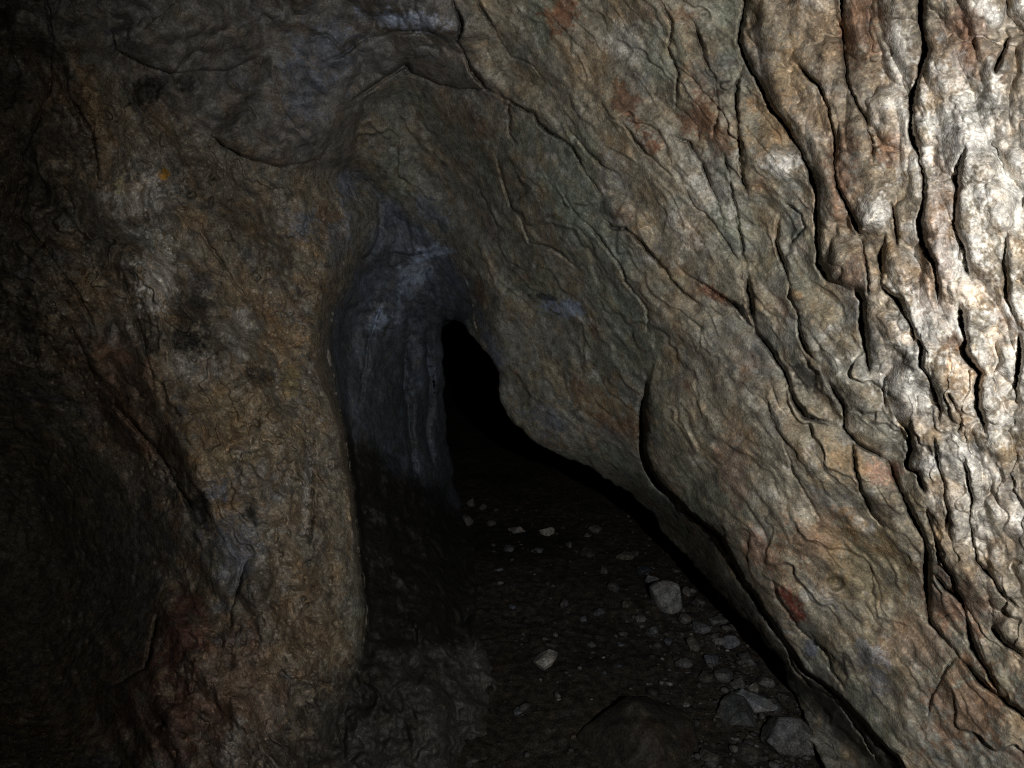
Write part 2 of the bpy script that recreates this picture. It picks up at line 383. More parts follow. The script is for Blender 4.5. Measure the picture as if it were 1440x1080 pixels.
for li, (st, gw, hs, dec, pts) in enumerate(LINES):
    p = np.array(pts)
    if p[:, 0].mean() < 470: hs, dec, gw = 1.9 * hs, 1.4 * dec, 1.3 * gw
    m = 3.2 * dec
    i0, i1 = np.searchsorted(xs, [p[:, 0].min() - m, p[:, 0].max() + m]); j0, j1 = np.searchsorted(ys, [p[:, 1].min() - m, p[:, 1].max() + m])
    if i1 - i0 < 2 or j1 - j0 < 2: continue
    s = np.s_[j0:j1, i0:i1]
    gw = 0.54 * gw + 0.4
    xx = X[s] + 0.55 * wob[s] + 1.4 * n2(X[s] / 6.5, Y[s] / 6.5, 60); yy = Y[s] + 2.0 * n2(X[s] / 21, Y[s] / 21, 9 + li)
    d, sg, arc, tot, _, _ = polydist(xx, yy, pts)
    tp = np.minimum(sst(0, 0.16, arc / tot), sst(0, 0.16, 1 - arc / tot))
    mod = np.clip(0.75 + 0.9 * n2(arc / 45.0, np.full(arc.shape, li * 3.7), 21), 0.15, 1.5)
    body = np.where(sg > 0, (0.35 + 0.65 * np.sqrt(np.clip(d / (0.25 * dec), 0, 1))) * np.exp(-(d / dec) ** 1.5), 0)
    H[s] += hs * tp * (0.6 + 0.4 * mod) * body
    g = np.exp(-((d - np.where(sg > 0, 0, 0.4 * gw)) / (gw * (0.55 + 0.45 * mod))) ** 2)
    H[s] -= 0.045 * st * tp * mod * g * (0.55 + 0.45 * (sg < 0))
    dark[s] = np.maximum(dark[s], 0.5 * st * tp * g)

# flowstone: beaded hanging ribs
u, v = rot(X + 14 * n2(X / 90, Y / 90, 11), Y, 76)
ribs = np.abs(n2(v / 58, u / 260, 12)); wx = 0.35 * fbm2(X / 30, Y / 30, 2, 5); beads = lumps(v / 44 + wx, u / 66 + wx, 13); bead2 = lumps(v / 19 + 2 * wx, u / 25 - wx, 14)
Hf = 0.034 * ribs ** 0.8 + 0.026 * beads + 0.0055 * bead2 * (0.4 + 0.6 * beads) + 0.0014 * fbm2(X / 10, Y / 10, 4, 15, .6)
low = sst(350, 560, Y)                      # the lower ribs break into short scales
saw = (v / 30 + 1.1 * fbm2(X / 70, Y / 70, 3, 16) + 0.25 * n2(u / 22, v / 22, 17)) % 1.0
Hf += low * 0.016 * (1 - saw) ** 1.5 * sst(0.0, 0.08, saw) * (0.5 + 0.8 * np.clip(n2(X / 50, Y / 90, 18), -.4, 1))
# slab: layered strata that step up to the right
u, v = rot(X, Y, 50)
wp = fbm2(X / 120, Y / 120, 4, 22)
Hs = 0.050 * n2(v / 95, u / 260, 23) + 0.024 * fbm2(v / 38 + 0.7 * wp, u / 95, 3, 24) + 0.010 * lumps(v / 30 + wp, u / 46 + wp, 25) * np.clip(.2 + n2(X / 130, Y / 110, 26), 0, 1)
for spc, amp, sd_ in ((56, .024, 31), (24, .010, 32), (11, .0022, 33)):
    q = (v / spc + 1.6 * wp + 0.35 * fbm2(u / (spc * 2.2), v / spc, 2, sd_)) % 1.0
    a = np.clip(0.30 + 1.3 * n2(u / (spc * 3), v / (spc * 1.6), sd_ + 9), 0, 1.2)
    Hs += amp * a * ((1 - q) * sst(0, 0.10, q))
Hs += 0.0026 * fbm2(v / 7, u / 13, 3, 44) * np.clip(.35 + 1.4 * n2(X / 75, Y / 75, 45), .1, 1.3)
# left buttress and ceiling: pitted and crusted
u, v = rot(X, Y, 62)
wl = fbm2(X / 90, Y / 90, 4, 51)
Hl = 0.15 * fbm2(v / 95, u / 210, 3, 52) + 0.038 * fbm2(X / 46 + wl, Y / 60, 3, 53, 0.5) + 0.007 * fbm2(v / 11, u / 30, 4, 50, .62) * np.clip(.4 + n2(X / 80, Y / 100, 49), .1, 1.2)
for spc, amp, sd_ in ((64, .032, 54), (28, .014, 55)):
    q = (v / spc + 1.9 * wl + 0.4 * n2(u / (spc * 2), v / spc, sd_)) % 1.0
    Hl += amp * np.clip(0.3 + 1.2 * n2(u / (spc * 3), v / (spc * 2), sd_ + 9), 0, 1.2) * (1 - q) * sst(0, 0.12, q)
pit = np.clip(fbm2(X / 13, Y / 14, 3, 57) - 0.12, 0, 1); pitm = sst(0.0, 0.35, n2(X / 120, Y / 150, 58) + 0.2)
Hl -= 0.055 * pit * pitm
Hl += 0.0025 * fbm2(X / 6, Y / 8, 3, 59, 0.65)
Hc = 0.17 * fbm2(X / 130, Y / 95, 3, 61, .45) + 0.045 * lumps(X / 85 + wl, Y / 62 + wl, 62) + 0.006 * fbm2(X / 24 + wl, Y / 17, 3, 63, .5)
inrec = sst(60, -40, X - np.interp(Y, [440, 560, 620, 700, 752, 830, 920, 1090], [-30, 60, 140, 210, 275, 240, 205, 110])) * sst(440, 560, Y)
Hl = Hl * (1 - 0.6 * inrec)
H += flow * Hf + slab * Hs + leftm * Hl + ceil_ * Hc

def bump_at(cx, cy, rx, ry, h, ang=0, p=2.0):
    c, s = math.cos(math.radians(ang)), math.sin(math.radians(ang))
    dx = X + 0.3 * wob - cx; dy = Y - cy
    a = (dx * c + dy * s) / rx; b = (-dx * s + dy * c) / ry
    return h * np.exp(-(a * a + b * b) ** (p / 2))
# single lumps, knobs and hollows
for b in [(866, 292, 18, 14, .030, 20, 4), (898, 330, 16, 18, .022, 0, 4), (1102, 235, 32, 22, .022, 20, 3), (1195, 375, 45, 34, .028, 10, 3), (1225, 300, 22, 26, .028, 0, 3),
          (1122, 414, 13, 9, .016, 0, 4), (1308, 375, 20, 22, .022, 0, 3), (1268, 470, 28, 25, .022, 0, 3), (1300, 520, 30, 30, .022, 0, 3), (1278, 475, 12, 14, -.035, 0, 3),
          (1175, 820, 12, 10, -.03, 0, 4), (205, 132, 30, 22, -.05, 20, 3), (262, 118, 16, 12, -.04, 0, 3), (278, 715, 15, 26, -.05, -15, 3), (232, 247, 10, 12, .01, 0, 3),
          (1230, 925, 28, 20, .018, 30, 3), (250, 470, 26, 16, -.03, 0, 3), (365, 525, 22, 12, -.03, 0, 3), (575, 120, 60, 45, -.05, 0, 2), (330, 175, 60, 50, .05, 0, 2), (425, 165, 50, 55, .045, 0, 2),
          (1375, 300, 60, 90, .02, 0, 2), (1390, 600, 50, 80, .02, 0, 2), (130, 150, 22, 80, .025, -14, 3), (435, 560, 18, 110, .03, 0, 2), (405, 545, 12, 20, .012, 0, 2)]:
    H += bump_at(*b)

W = np.s_[np.searchsorted(ys, 130):, np.searchsorted(xs, 340):np.searchsorted(xs, 800)]
XN, YN = X[W], Y[W]; wobn = wob[W]
DN = tps([(470, 250, 2.75), (550, 290, 2.84), (480, 380, 2.75), (540, 440, 3.05), (590, 340, 2.9), (640, 385, 2.9), (668, 440, 2.98), (720, 380, 2.8), (600, 480, 3.3), (560, 560, 3.2), (615, 600, 3.75), (480, 560, 2.75),
          (500, 620, 2.7), (560, 680, 3.0), (630, 700, 3.55), (520, 760, 2.45), (600, 800, 2.75), (660, 790, 3.05), (540, 880, 2.1), (620, 880, 2.35), (680, 900, 2.5), (560, 980, 1.92), (640, 960, 2.12), (685, 960, 2.28),
          (600, 1080, 1.78), (690, 1060, 1.98), (470, 1000, 1.84), (440, 1080, 1.66), (420, 1180, 1.5), (680, 1180, 1.75), (480, 850, 2.1)], XN, YN)
dh = polydist(XN + .8 * wobn, YN + 3 * n2(XN / 24, YN / 24, 211), HOLLOW, True)[0] * np.where(inside(XN, YN, HOLLOW), 1, -1)
soft = np.interp(YN, [250, 330, 430, 520, 600, 860, 960, 1080], [30, 42, 40, 24, 9, 9, 22, 40])
midx = np.interp(YN, [430, 460, 600, 700, 1080], [660, 642, 665, 760, 900])
mN = sst(-1, 1, dh / soft) * (1 - sst(430, 510, YN) * sst(-12, 12, XN - midx))
upper = sst(640, 575, YN - 0.7 * (XN - 500) + 4 * wobn); wl = fbm2(XN / 80, YN / 80, 4, 205)
u, v = rot(XN, YN, 80)
HN = 0.06 * fbm2(v / 70, u / 120, 3, 206) + 0.03 * fbm2(v / 26 + wl, u / 60, 3, 207) + 0.005 * fbm2(XN / 9, YN / 11, 3, 208, .6)
HN += (1 - upper) * (0.10 * fbm2(XN / 44 + wl, YN / 50, 3, 218, .5) + .006 * fbm2(XN / 13, YN / 17, 3, 219, .5)) + upper * 0.03 * lumps(XN / 46 + wl, YN / 56 + wl, 225)
for pts, gw, g, hs, dec in [([(534, 275), (536, 330), (520, 360), (500, 372)], 4, .035, .03, 40), ([(545, 355), (580, 361), (625, 350)], 3, .02, .012, 14), ([(540, 420), (520, 480), (512, 540), (505, 580)], 3, .03, .03, 30),
                            ([(575, 470), (570, 540), (578, 610), (585, 680)], 5, .06, .05, 30), ([(600, 460), (606, 540), (602, 600), (610, 660)], 5, .06, .05, 25)]:
    d, sg, arc, tot, _, _ = polydist(XN + .6 * wobn, YN, pts)
    tp = np.minimum(sst(0, .15, arc / tot), sst(0, .15, 1 - arc / tot))
    HN = HN - g * tp * np.exp(-(d / gw) ** 2) + hs * tp * np.where(sg > 0, np.exp(-(d / dec) ** 1.5), 0)
D[W] = D[W] * (1 - mN) + DN * mN
H[W] = H[W] * (1 - mN) + HN * mN
back = sst(3, -5, X + 0.55 * wob - xS) * sst(470, 640, Y) * sst(600, 680, X)     # the lip layer sits behind the slab face
D = D + back * (0.075 + 0.07 * sst(560, 700, Y) * sst(830, 700, Y))
Dfl = CAM[2] / np.clip(0.174 + 0.985 * (Y - 540) / F, 0.05, None)         # depth of the floor on the same ray
D = D + back * np.clip(Dfl - 0.08 - D, 0, 0.34) * sst(620, 760, Y) * sst(8, 75, xS - X - 0.55 * wob)
D2 = D - H
# fold the sheet back round the rim of the opening so every rock mass has thickness
fx = X + 0.9 * wob; fy = Y + 3.5 * n2(X / 30, Y / 30, 71) + 2 * n2(X / 9, Y / 9, 72)
dist, _, _, _, ex, ey = polydist(fx, fy, HOLE, True)
ins = inside(fx, fy, HOLE)
lf = sst(12, -12, X - np.interp(Y, [430, 460, 600, 700, 1080], [660, 642, 665, 760, 900])); rim = 24 + 10 * lf; rimd = 0.05 + lf * (0.08 * sst(900, 700, Y) - 0.02)
rnd = rimd * (1 - np.sqrt(np.clip(1 - ((rim - np.minimum(dist, rim)) / rim) ** 2, 0, 1)))
D2 = D2 + np.where(ins, rimd + (0.011 + 0.010 * lf) * dist, rnd)
PX = X + np.where(ins, ex * 1.3, 0); PY = Y + np.where(ins, ey * 1.3, 0)
keep_v = ~(ins & (dist > 62))
P = at(PX, PY, D2)
# fine relief along the surface normal, in metres, from noise in space
Pb = at(X, Y, D)
nrm = np.cross(np.gradient(Pb, axis=0), np.gradient(Pb, axis=1)); nrm /= np.linalg.norm(nrm, axis=-1)[..., None] + 1e-12
if nrm[len(ys) // 2, len(xs) // 2, 1] > 0: nrm = -nrm
P = P + nrm * ((0.0012 * flow + 0.0022 * slab + 0.0036 * leftm + 0.0022 * ceil_) * np.clip(.4 + 1.3 * n2(X / 95, Y / 95, 85), .1, 1.4) * fbm3(P, 42, 4, 81, 0.6))[..., None]

# ---- stone colour
C_ = lambda *a: np.array(a, float)
TAN, OCHRE, GREY, WHITE, RUST, BLACK, BLUE, GREEN, PINK = (C_(.235, .203, .158), C_(.24, .175, .105), C_(.19, .185, .17), C_(.60, .585, .55), C_(.16, .078, .046),
        C_(.030, .028, .026), C_(.165, .19, .245), C_(.165, .18, .145), C_(.25, .165, .13))
def lerp(c, k, t): return c + (k - c) * np.clip(t, 0, 1)[..., None]
def stone_colour(X, Y, P, flow, slab, left, ceil_):
    c = np.broadcast_to(TAN, X.shape + (3,)).copy()
    n_a = fbm3(P, 4.5, 4, 91, 0.55); n_b = fbm3(P, 8.0, 4, 95, 0.6); n_c = fbm3(P, 16.0, 4, 99, 0.6)
    c = lerp(c, GREY, 0.8 * sst(-0.05, 0.30, n_a))
    c = lerp(c, OCHRE, 0.75 * sst(0.05, 0.35, n_b))
    c = lerp(c, GREEN, slab * (.25 + .6 * sst(0.0, 0.35, fbm3(P, 3.0, 3, 103))))
    c = lerp(c, RUST, 0.55 * sst(0.20, 0.46, fbm3(P, 6.5, 4, 107, 0.6)))
    c = lerp(c, WHITE, flow * 0.85 * sst(0.02, 0.36, fbm3(P, 10.0, 4, 111, 0.6)))
    c = lerp(c, WHITE, (1 - flow) * 0.40 * sst(0.22, 0.45, n_c))
    c = lerp(c, BLACK, 0.55 * sst(0.22, 0.50, fbm3(P, 11.0, 4, 115, 0.65)))
    # small crust flecks, dark mineral films and bluish films
    fk = fbm3(P, 34, 4, 141, .65)
    c = lerp(c, WHITE * .72, (.45 + .25 * left) * sst(.20, .34, fk) * sst(-.25, .15, n_b + .3 * left))
    c = lerp(c, BLACK, (.35 + .35 * left) * sst(.18, .34, -fk) * sst(-.2, .2, n_c))
    c = lerp(c, BLUE * .62, (.25 + .45 * left) * sst(.16, .34, fbm3(P, 9, 4, 145, .62)))
    c = lerp(c, OCHRE, .28 * left * sst(.12, .32, fbm3(P, 12, 4, 149, .62)))
    c = c * (1 + 0.28 * fbm3(P, 30, 3, 119, 0.65))[..., None]
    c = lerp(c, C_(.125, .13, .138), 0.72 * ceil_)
    c = lerp(c, C_(.145, .13, .10), 0.30 * left)
    return c
Csh = stone_colour(X, Y, P, flow, slab, leftm, ceil_)
mask_n = 0.55 * n2(X / 26, Y / 26, 131) + 0.45 * n2(X / 11, Y / 11, 132) + 0.5 * n2(X / 5, Y / 5, 133)
def stain_or_shade(cx, cy, rx, ry, ang, colr, a):  # ragged colour patches: mineral stains, plus painted shade in hollows and bluish torch spill
    c, s = math.cos(math.radians(ang)), math.sin(math.radians(ang))
    m = 2.2 * max(rx, ry)
    i0, i1 = np.searchsorted(X[0], [cx - m, cx + m]); j0, j1 = np.searchsorted(Y[:, 0], [cy - m, cy + m])
    w = np.s_[j0:j1, i0:i1]
    dx = X[w] - cx; dy = Y[w] - cy
    q = ((dx * c + dy * s) / rx) ** 2 + ((-dx * s + dy * c) / ry) ** 2
    return w, colr, a * sst(1.15, 0.55, np.sqrt(q) + 1.0 * mask_n[w])
for st in [(1170, 120, 120, 200, 0, C_(.165, .13, .092), .6), (1345, 190, 62, 120, 0, WHITE, .8), (1350, 380, 45, 75, 0, WHITE, .85), (1295, 460, 35, 60, -30, WHITE, .75), (1410, 300, 40, 80, 0, WHITE, .6), (1400, 520, 60, 110, 0, WHITE, .6), (1262, 90, 22, 80, 0, WHITE, .55),
           (1272, 210, 18, 60, 0, WHITE, .5), (1098, 232, 30, 24, 20, WHITE, .8), (1228, 300, 24, 24, 0, WHITE, .7), (1125, 352, 14, 14, 0, WHITE, .45), (1280, 560, 40, 60, -20, WHITE, .5), (1360, 700, 30, 100, -15, WHITE, .4),
           (1085, 180, 40, 40, 0, OCHRE, .7), (1110, 95, 30, 45, 0, OCHRE, .6), (985, 165, 24, 40, 0, RUST, .7), (1210, 40, 30, 60, 0, RUST, .5), (1185, 240, 22, 60, 0, RUST, .45), (1250, 210, 25, 28, 0, RUST, .5), (1360, 60, 22, 50, 0, RUST, .5),
           (1322, 330, 30, 120, 5, RUST, .4), (1200, 390, 30, 30, 0, RUST, .35), (1330, 150, 16, 120, 0, BLACK, .4), (1000, 90, 30, 55, 0, BLACK, .55), (1190, 120, 30, 60, 0, BLACK, .3),
           (1135, 530, 26, 14, 40, BLACK, .8), (1035, 430, 26, 7, 30, BLACK, .8), (1000, 412, 26, 8, 25, RUST, .8), (1120, 415, 12, 8, 0, OCHRE, .8), (1165, 560, 25, 20, 0, BLACK, .4),
           (790, 20, 26, 26, 0, RUST, .75), (880, 145, 18, 36, -20, RUST, .7), (915, 200, 22, 14, 0, RUST, .8), (830, 95, 40, 40, 30, OCHRE, .5), (935, 75, 45, 50, 0, GREEN, .6), (880, 60, 30, 30, 0, WHITE, .3), (1000, 270, 40, 25, 45, WHITE, .35),
           (960, 320, 16, 40, -45, WHITE, .4), (740, 200, 26, 30, 45, GREEN, .6), (800, 280, 60, 35, 45, GREEN, .5), (830, 340, 60, 25, 40, GREEN, .6), (788, 432, 34, 13, 12, BLUE * 1.7, .85), (768, 418, 26, 5, 10, BLACK, .8), (860, 575, 60, 22, 25, OCHRE, .7), (870, 600, 40, 16, 20, RUST, .5), (770, 590, 40, 18, 30, BLUE, .45),
           (720, 480, 40, 40, 40, GREY, .5), (640, 300, 90, 40, 40, GREY, .6), (690, 530, 14, 40, 0, BLUE, .5), (570, 28, 54, 14, 6, BLUE * 2.0, .9), (455, 75, 50, 55, 0, BLUE * .8, .65), (425, 130, 30, 50, 0, BLUE * .8, .6), (488, 262, 16, 20, 0, BLUE, .8), (425, 315, 24, 22, 0, BLUE, .65), (480, 330, 18, 40, 0, BLUE, .5), (250, 30, 60, 30, 0, GREY, .6),
           (150, 340, 30, 150, -28, C_(.06, .055, .047), .6), (320, 300, 34, 150, -42, C_(.075, .07, .06), .5), (300, 470, 26, 90, -20, C_(.06, .056, .05), .55), (440, 760, 22, 150, -6, C_(.075, .066, .052), .55), (360, 840, 24, 80, 20, C_(.06, .055, .045), .5), (130, 150, 20, 72, -14, OCHRE * 1.1, .8), (222, 385, 30, 54, 0, WHITE * .95, .9), (195, 275, 48, 36, 0, WHITE * .75, .85), (215, 330, 20, 30, 0, WHITE * .45, .7), (270, 520, 40, 24, 0, WHITE * .5, .7), (320, 640, 50, 24, -25, C_(.34, .30, .22), .5), (168, 257, 10, 14, 20, C_(.5, .47, .28), .8), (232, 247, 9, 12, 0, C_(.42, .23, .04), .95), (335, 470, 26, 34, 0, WHITE * .5, .6), (270, 310, 40, 14, 55, OCHRE, .6),  # starts with broad dark diagonal bands across the left wall
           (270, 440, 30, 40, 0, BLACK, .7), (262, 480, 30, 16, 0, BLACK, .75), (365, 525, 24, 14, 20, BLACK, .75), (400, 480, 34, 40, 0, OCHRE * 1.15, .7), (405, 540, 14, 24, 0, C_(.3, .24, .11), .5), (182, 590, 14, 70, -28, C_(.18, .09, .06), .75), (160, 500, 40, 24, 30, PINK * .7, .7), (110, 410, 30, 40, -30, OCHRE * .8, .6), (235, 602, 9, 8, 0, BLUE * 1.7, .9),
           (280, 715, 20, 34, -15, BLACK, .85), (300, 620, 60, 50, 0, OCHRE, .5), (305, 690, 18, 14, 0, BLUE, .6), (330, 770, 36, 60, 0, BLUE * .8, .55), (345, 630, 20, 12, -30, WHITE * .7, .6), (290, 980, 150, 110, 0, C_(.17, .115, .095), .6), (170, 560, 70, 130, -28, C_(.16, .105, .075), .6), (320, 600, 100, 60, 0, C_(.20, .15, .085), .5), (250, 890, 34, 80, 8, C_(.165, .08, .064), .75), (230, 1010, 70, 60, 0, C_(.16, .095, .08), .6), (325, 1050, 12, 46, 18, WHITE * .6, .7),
           (470, 1010, 60, 70, 30, C_(.06, .056, .05), .85), (410, 1060, 50, 40, 0, C_(.09, .08, .07), .7), (385, 930, 12, 60, 20, C_(.3, .24, .17), .6), (440, 880, 50, 60, 0, C_(.15, .11, .07), .6), (350, 720, 10, 10, 0, BLACK, .7), (395, 690, 10, 14, 0, BLACK, .7), (430, 700, 5, 60, 3, WHITE * .5, .7), (60, 760, 120, 200, 0, C_(.125, .118, .095), .8), (190, 800, 60, 120, 20, C_(.12, .12, .12), .7), (30, 220, 90, 260, 0, C_(.07, .06, .047), .8), (205, 130, 30, 20, 0, BLACK, .85), (262, 118, 16, 12, 0, BLACK, .85),  # shade of recess and pits painted dark; upper-left edge darkened as well
           (1070, 775, 42, 20, 45, PINK, .7), (1112, 845, 15, 28, -35, C_(.15, .045, .035), .95), (1030, 650, 20, 60, -8, PINK, .5), (1150, 760, 60, 50, 30, C_(.2, .125, .08), .6), (1135, 722, 15, 22, -30, C_(.34, .31, .25), .85), (1175, 818, 11, 9, 0, BLACK, .8), (1085, 880, 30, 12, 40, WHITE * .6, .7), (1160, 840, 55, 18, 20, WHITE * .5, .7),
           (1225, 920, 26, 18, 30, C_(.29, .30, .33), .8), (1240, 955, 18, 20, 0, C_(.19, .195, .22), .7), (1200, 930, 26, 20, 0, BLACK, .5), (1220, 800, 60, 70, 0, C_(.2, .16, .09), .6), (1360, 990, 60, 70, 0, C_(.17, .10, .06), .7), (1245, 665, 28, 20, 20, PINK * 1.2, .8), (1240, 705, 30, 20, 30, BLACK, .6), (1195, 600, 18, 8, 30, WHITE, .6), (1185, 650, 34, 26, 20, OCHRE, .6), (1030, 600, 16, 40, 0, OCHRE, .5),
           (1170, 985, 40, 90, -35, C_(.10, .095, .09), .7), (1300, 900, 50, 40, 0, C_(.22, .16, .12), .6), (1000, 850, 30, 90, -40, C_(.12, .115, .095), .6), (1140, 910, 18, 10, 40, BLUE * .8, .7), (1340, 850, 60, 40, 40, C_(.19, .10, .065), .5), (960, 620, 60, 60, 0, C_(.21, .19, .14), .5), (1000, 480, 60, 40, 0, C_(.16, .155, .13), .5)]:
    w, k, a = stain_or_shade(*st)
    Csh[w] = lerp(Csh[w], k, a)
PN = P[W]
Cn = np.broadcast_to(C_(.10, .112, .136), XN.shape + (3,)).copy()  # blue-grey of the niche stone, with the torch's bluish spill painted in
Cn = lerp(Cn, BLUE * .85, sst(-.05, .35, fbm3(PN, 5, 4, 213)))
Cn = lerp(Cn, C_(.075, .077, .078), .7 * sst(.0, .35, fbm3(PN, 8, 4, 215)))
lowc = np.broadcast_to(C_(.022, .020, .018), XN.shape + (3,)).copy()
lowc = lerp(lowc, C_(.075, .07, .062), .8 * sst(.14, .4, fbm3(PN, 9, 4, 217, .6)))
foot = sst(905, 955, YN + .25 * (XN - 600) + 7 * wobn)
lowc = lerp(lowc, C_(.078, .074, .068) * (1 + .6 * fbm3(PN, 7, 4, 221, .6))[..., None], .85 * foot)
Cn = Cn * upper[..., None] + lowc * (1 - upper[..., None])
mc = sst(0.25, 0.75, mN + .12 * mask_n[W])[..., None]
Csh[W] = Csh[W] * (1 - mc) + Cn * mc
for st in [(532, 448, 18, 20, 10, BLUE * 2.0, .85), (562, 438, 10, 16, 20, BLUE * 1.25, .7), (585, 385, 20, 40, 25, BLUE * 1.5, .75), (605, 352, 28, 8, 0, BLUE * 1.7, .8), (610, 300, 40, 14, 38, BLUE * .75, .6), (560, 560, 22, 70, 0, C_(.085, .105, .118), .7), (530, 520, 20, 60, 0, C_(.11, .125, .14), .6), (600, 450, 26, 50, 0, C_(.05, .055, .065), .6),
           (530, 725, 12, 9, 40, C_(.10, .10, .10), .7), (540, 790, 14, 8, 0, C_(.08, .078, .07), .6), (660, 930, 18, 26, -20, C_(.14, .135, .125), .7), (530, 990, 60, 26, 0, C_(.03, .028, .026), .7), (690, 480, 12, 50, -20, BLUE * .8, .6)]:
    w, k, a = stain_or_shade(*st); Csh[w] = lerp(Csh[w], k, a)  # niche patches: bluish stone plus the torch's cool spill, painted
under = sst(4, -8, X + 0.55 * wob - xS) * slab                 # slab colour left of the seam made darker and greyer
Csh = Csh * (1 - under[..., None] * C_(.26, .22, .18))
Csh = lerp(Csh, BLACK, 0.5 * np.clip(dark, 0, 1))

# ---- split the shell into the rock masses one can tell apart
ny, nx = X.shape
GF = grid_faces(ny, nx)
kf = keep_v[:-1, :-1] & keep_v[1:, :-1] & keep_v[1:, 1:] & keep_v[:-1, 1:]
ctr = np.stack([P[:-1, :-1], P[1:, :-1], P[1:, 1:], P[:-1, 1:]]); span = np.abs(ctr.max(0) - ctr.min(0)).max(-1); del ctr
kf &= ~((ins[:-1, :-1] | ins[1:, 1:]) & (dist[:-1, :-1] > 11) & (span > 0.085))      # no webs across the opening
cw = (X + 0.55 * wob)
lab = np.full(X.shape, 7)                                # 7 = overhanging lip of the slab
lab[(cw > xS)] = 6                                       # 6 = slab face
for k, b in enumerate((xA, xB, xC, xD)): lab[cw > b] = k + 1
hole_left = np.where(Y < 244, 490, 560)
lab[(lab == 7) & (Y < yHood + 0.6 * wob)] = 8            # ceiling
midx = np.interp(Y, [244, 300, 460, 600, 1400], [490, 545, 560, 600, 800])
lab[(lab == 7) & (X < midx)] = 9                         # buttress
RECESS = [(-400, 430), (0, 455), (60, 560), (140, 620), (210, 700), (275, 752), (240, 830), (205, 920), (110, 1090), (40, 1400), (-400, 1400)]
lab[(lab == 9) & inside(X + 1.5 * wob, Y, RECESS)] = 10
ln = lab[W]; isup = (YN - 0.7 * (XN - 500) + 4 * wobn) < 608
ln[(mN > .5) & isup] = 11; ln[(mN > .5) & ~isup] = 12
lab[W] = ln
VP = P.reshape(-1, 3); VC = Csh.reshape(-1, 3); fl_ = lab[:-1, :-1]
def shell_part(name, k, mat, parent=None):
    f = GF[(fl_ == k) & kf]
    o = mesh_obj(name, VP, f, mat, None, VC)
    if parent: adopt(parent, o)
    return o
curtain = tag(empty('flowstone_curtain', at(1420., 1000., 1.2)), 'pale cream flowstone curtain of knobbly hanging ribs, brightly lit by the torch', 'flowstone', None, 'thing')
for k in (1, 2, 3, 4): shell_part('rib', k, M_FLOW, curtain)
slab_o = tag(empty('leaning_slab', at(1150., 1050., 1.7)), 'brown layered rock slab leaning diagonally over the rubble floor beside the flowstone', 'rock slab', None, 'thing')
face_o = shell_part('slab_face', 6, M_ROCK, slab_o); lip_o = shell_part('overhanging_lip', 7, M_ROCK, slab_o)
lip_o['label'] = 'darker grey-brown underlayer edging the black passage'
butt = tag(empty('rock_buttress', at(350., 1080., 1.5)), 'rough dim ochre and grey rock buttress with crusted pale patches opposite the flowstone', 'rock wall', None, 'thing')
shell_part('buttress_face', 9, M_ROUGH, butt); rec_o = shell_part('side_recess', 10, M_ROUGH, butt)
rec_o['label'] = 'dark smooth hollow in the side of the buttress'
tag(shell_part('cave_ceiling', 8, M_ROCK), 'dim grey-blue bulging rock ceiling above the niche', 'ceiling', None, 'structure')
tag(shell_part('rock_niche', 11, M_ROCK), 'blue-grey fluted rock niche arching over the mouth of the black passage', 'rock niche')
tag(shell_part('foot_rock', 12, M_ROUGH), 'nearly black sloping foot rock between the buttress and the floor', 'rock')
del GF

# ------------------------------------------------------------------ far passage wall beyond the opening
xs = np.arange(380, 1420, 5.0); ys = np.arange(250, 1150, 5.0)
X, Y = np.meshgrid(xs, ys)
D = tps([(400, 300, 5.0), (600, 300, 5.6), (680, 480, 8.3), (660, 600, 8.0), (700, 690, 7.0), (780, 620, 5.6), (850, 690, 4.35), (920, 740, 3.95), (1000, 800, 3.45), (1100, 900, 2.85), (1200, 1050, 2.4), (450, 700, 5.2), (1300, 700, 2.8), (1000, 400, 4.0), (1400, 1100, 2.1), (800, 900, 4.4), (600, 1000, 5)], X, Y)
D2 = D - 0.30 * fbm2(X / 90, Y / 110, 4, 301, .6) - 0.08 * fbm2(X / 22, Y / 26, 3, 302)
P = at(X, Y, D2)
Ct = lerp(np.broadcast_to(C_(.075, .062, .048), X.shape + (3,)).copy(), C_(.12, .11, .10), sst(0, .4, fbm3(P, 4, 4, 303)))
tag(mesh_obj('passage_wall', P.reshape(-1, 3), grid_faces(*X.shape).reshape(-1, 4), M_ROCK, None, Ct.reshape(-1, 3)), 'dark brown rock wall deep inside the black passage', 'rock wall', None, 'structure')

# ------------------------------------------------------------------ floor
def floor_z(x, y):
    q = np.stack([x, y, np.zeros_like(x)], -1)
    return 0.035 * fbm3(q, 1.6, 3, 401) + 0.012 * fbm3(q, 7, 4, 405, .6) + 0.03 * sst(3.0, 6.0, y)
gx = np.concatenate([np.arange(-2.2, -0.6, .06), np.arange(-0.6, 1.5, .0095), np.arange(1.5, 2.6, .06)])
gy = np.concatenate([np.arange(0.2, 1.6, .06), np.arange(1.6, 4.6, .0105), np.arange(4.6, 7.5, .05)])
X, Y = np.meshgrid(gx, gy)
q = np.stack([X, Y, np.zeros_like(X)], -1)
gritm = sst(-.1, .35, fbm3(q, 1.5, 3, 420) + 0.35 * sst(.3, .8, X))
Zf = floor_z(X, Y) + 0.010 * np.clip(fbm3(q, 28, 3, 410, .65), -.2, 1) * (0.5 + gritm) + 0.004 * fbm3(q, 70, 2, 415)
P = np.stack([X, Y, Zf], -1)
Cf = np.broadcast_to(C_(.024, .0215, .0175), X.shape + (3,)).copy()
Cf = lerp(Cf, C_(.012, .011, .0095), sst(.0, .4, fbm3(q, 2.2, 4, 425)))
Cf = lerp(Cf, C_(.06, .059, .057), .55 * gritm * sst(.05, .4, fbm3(q, 22, 3, 430, .6)))
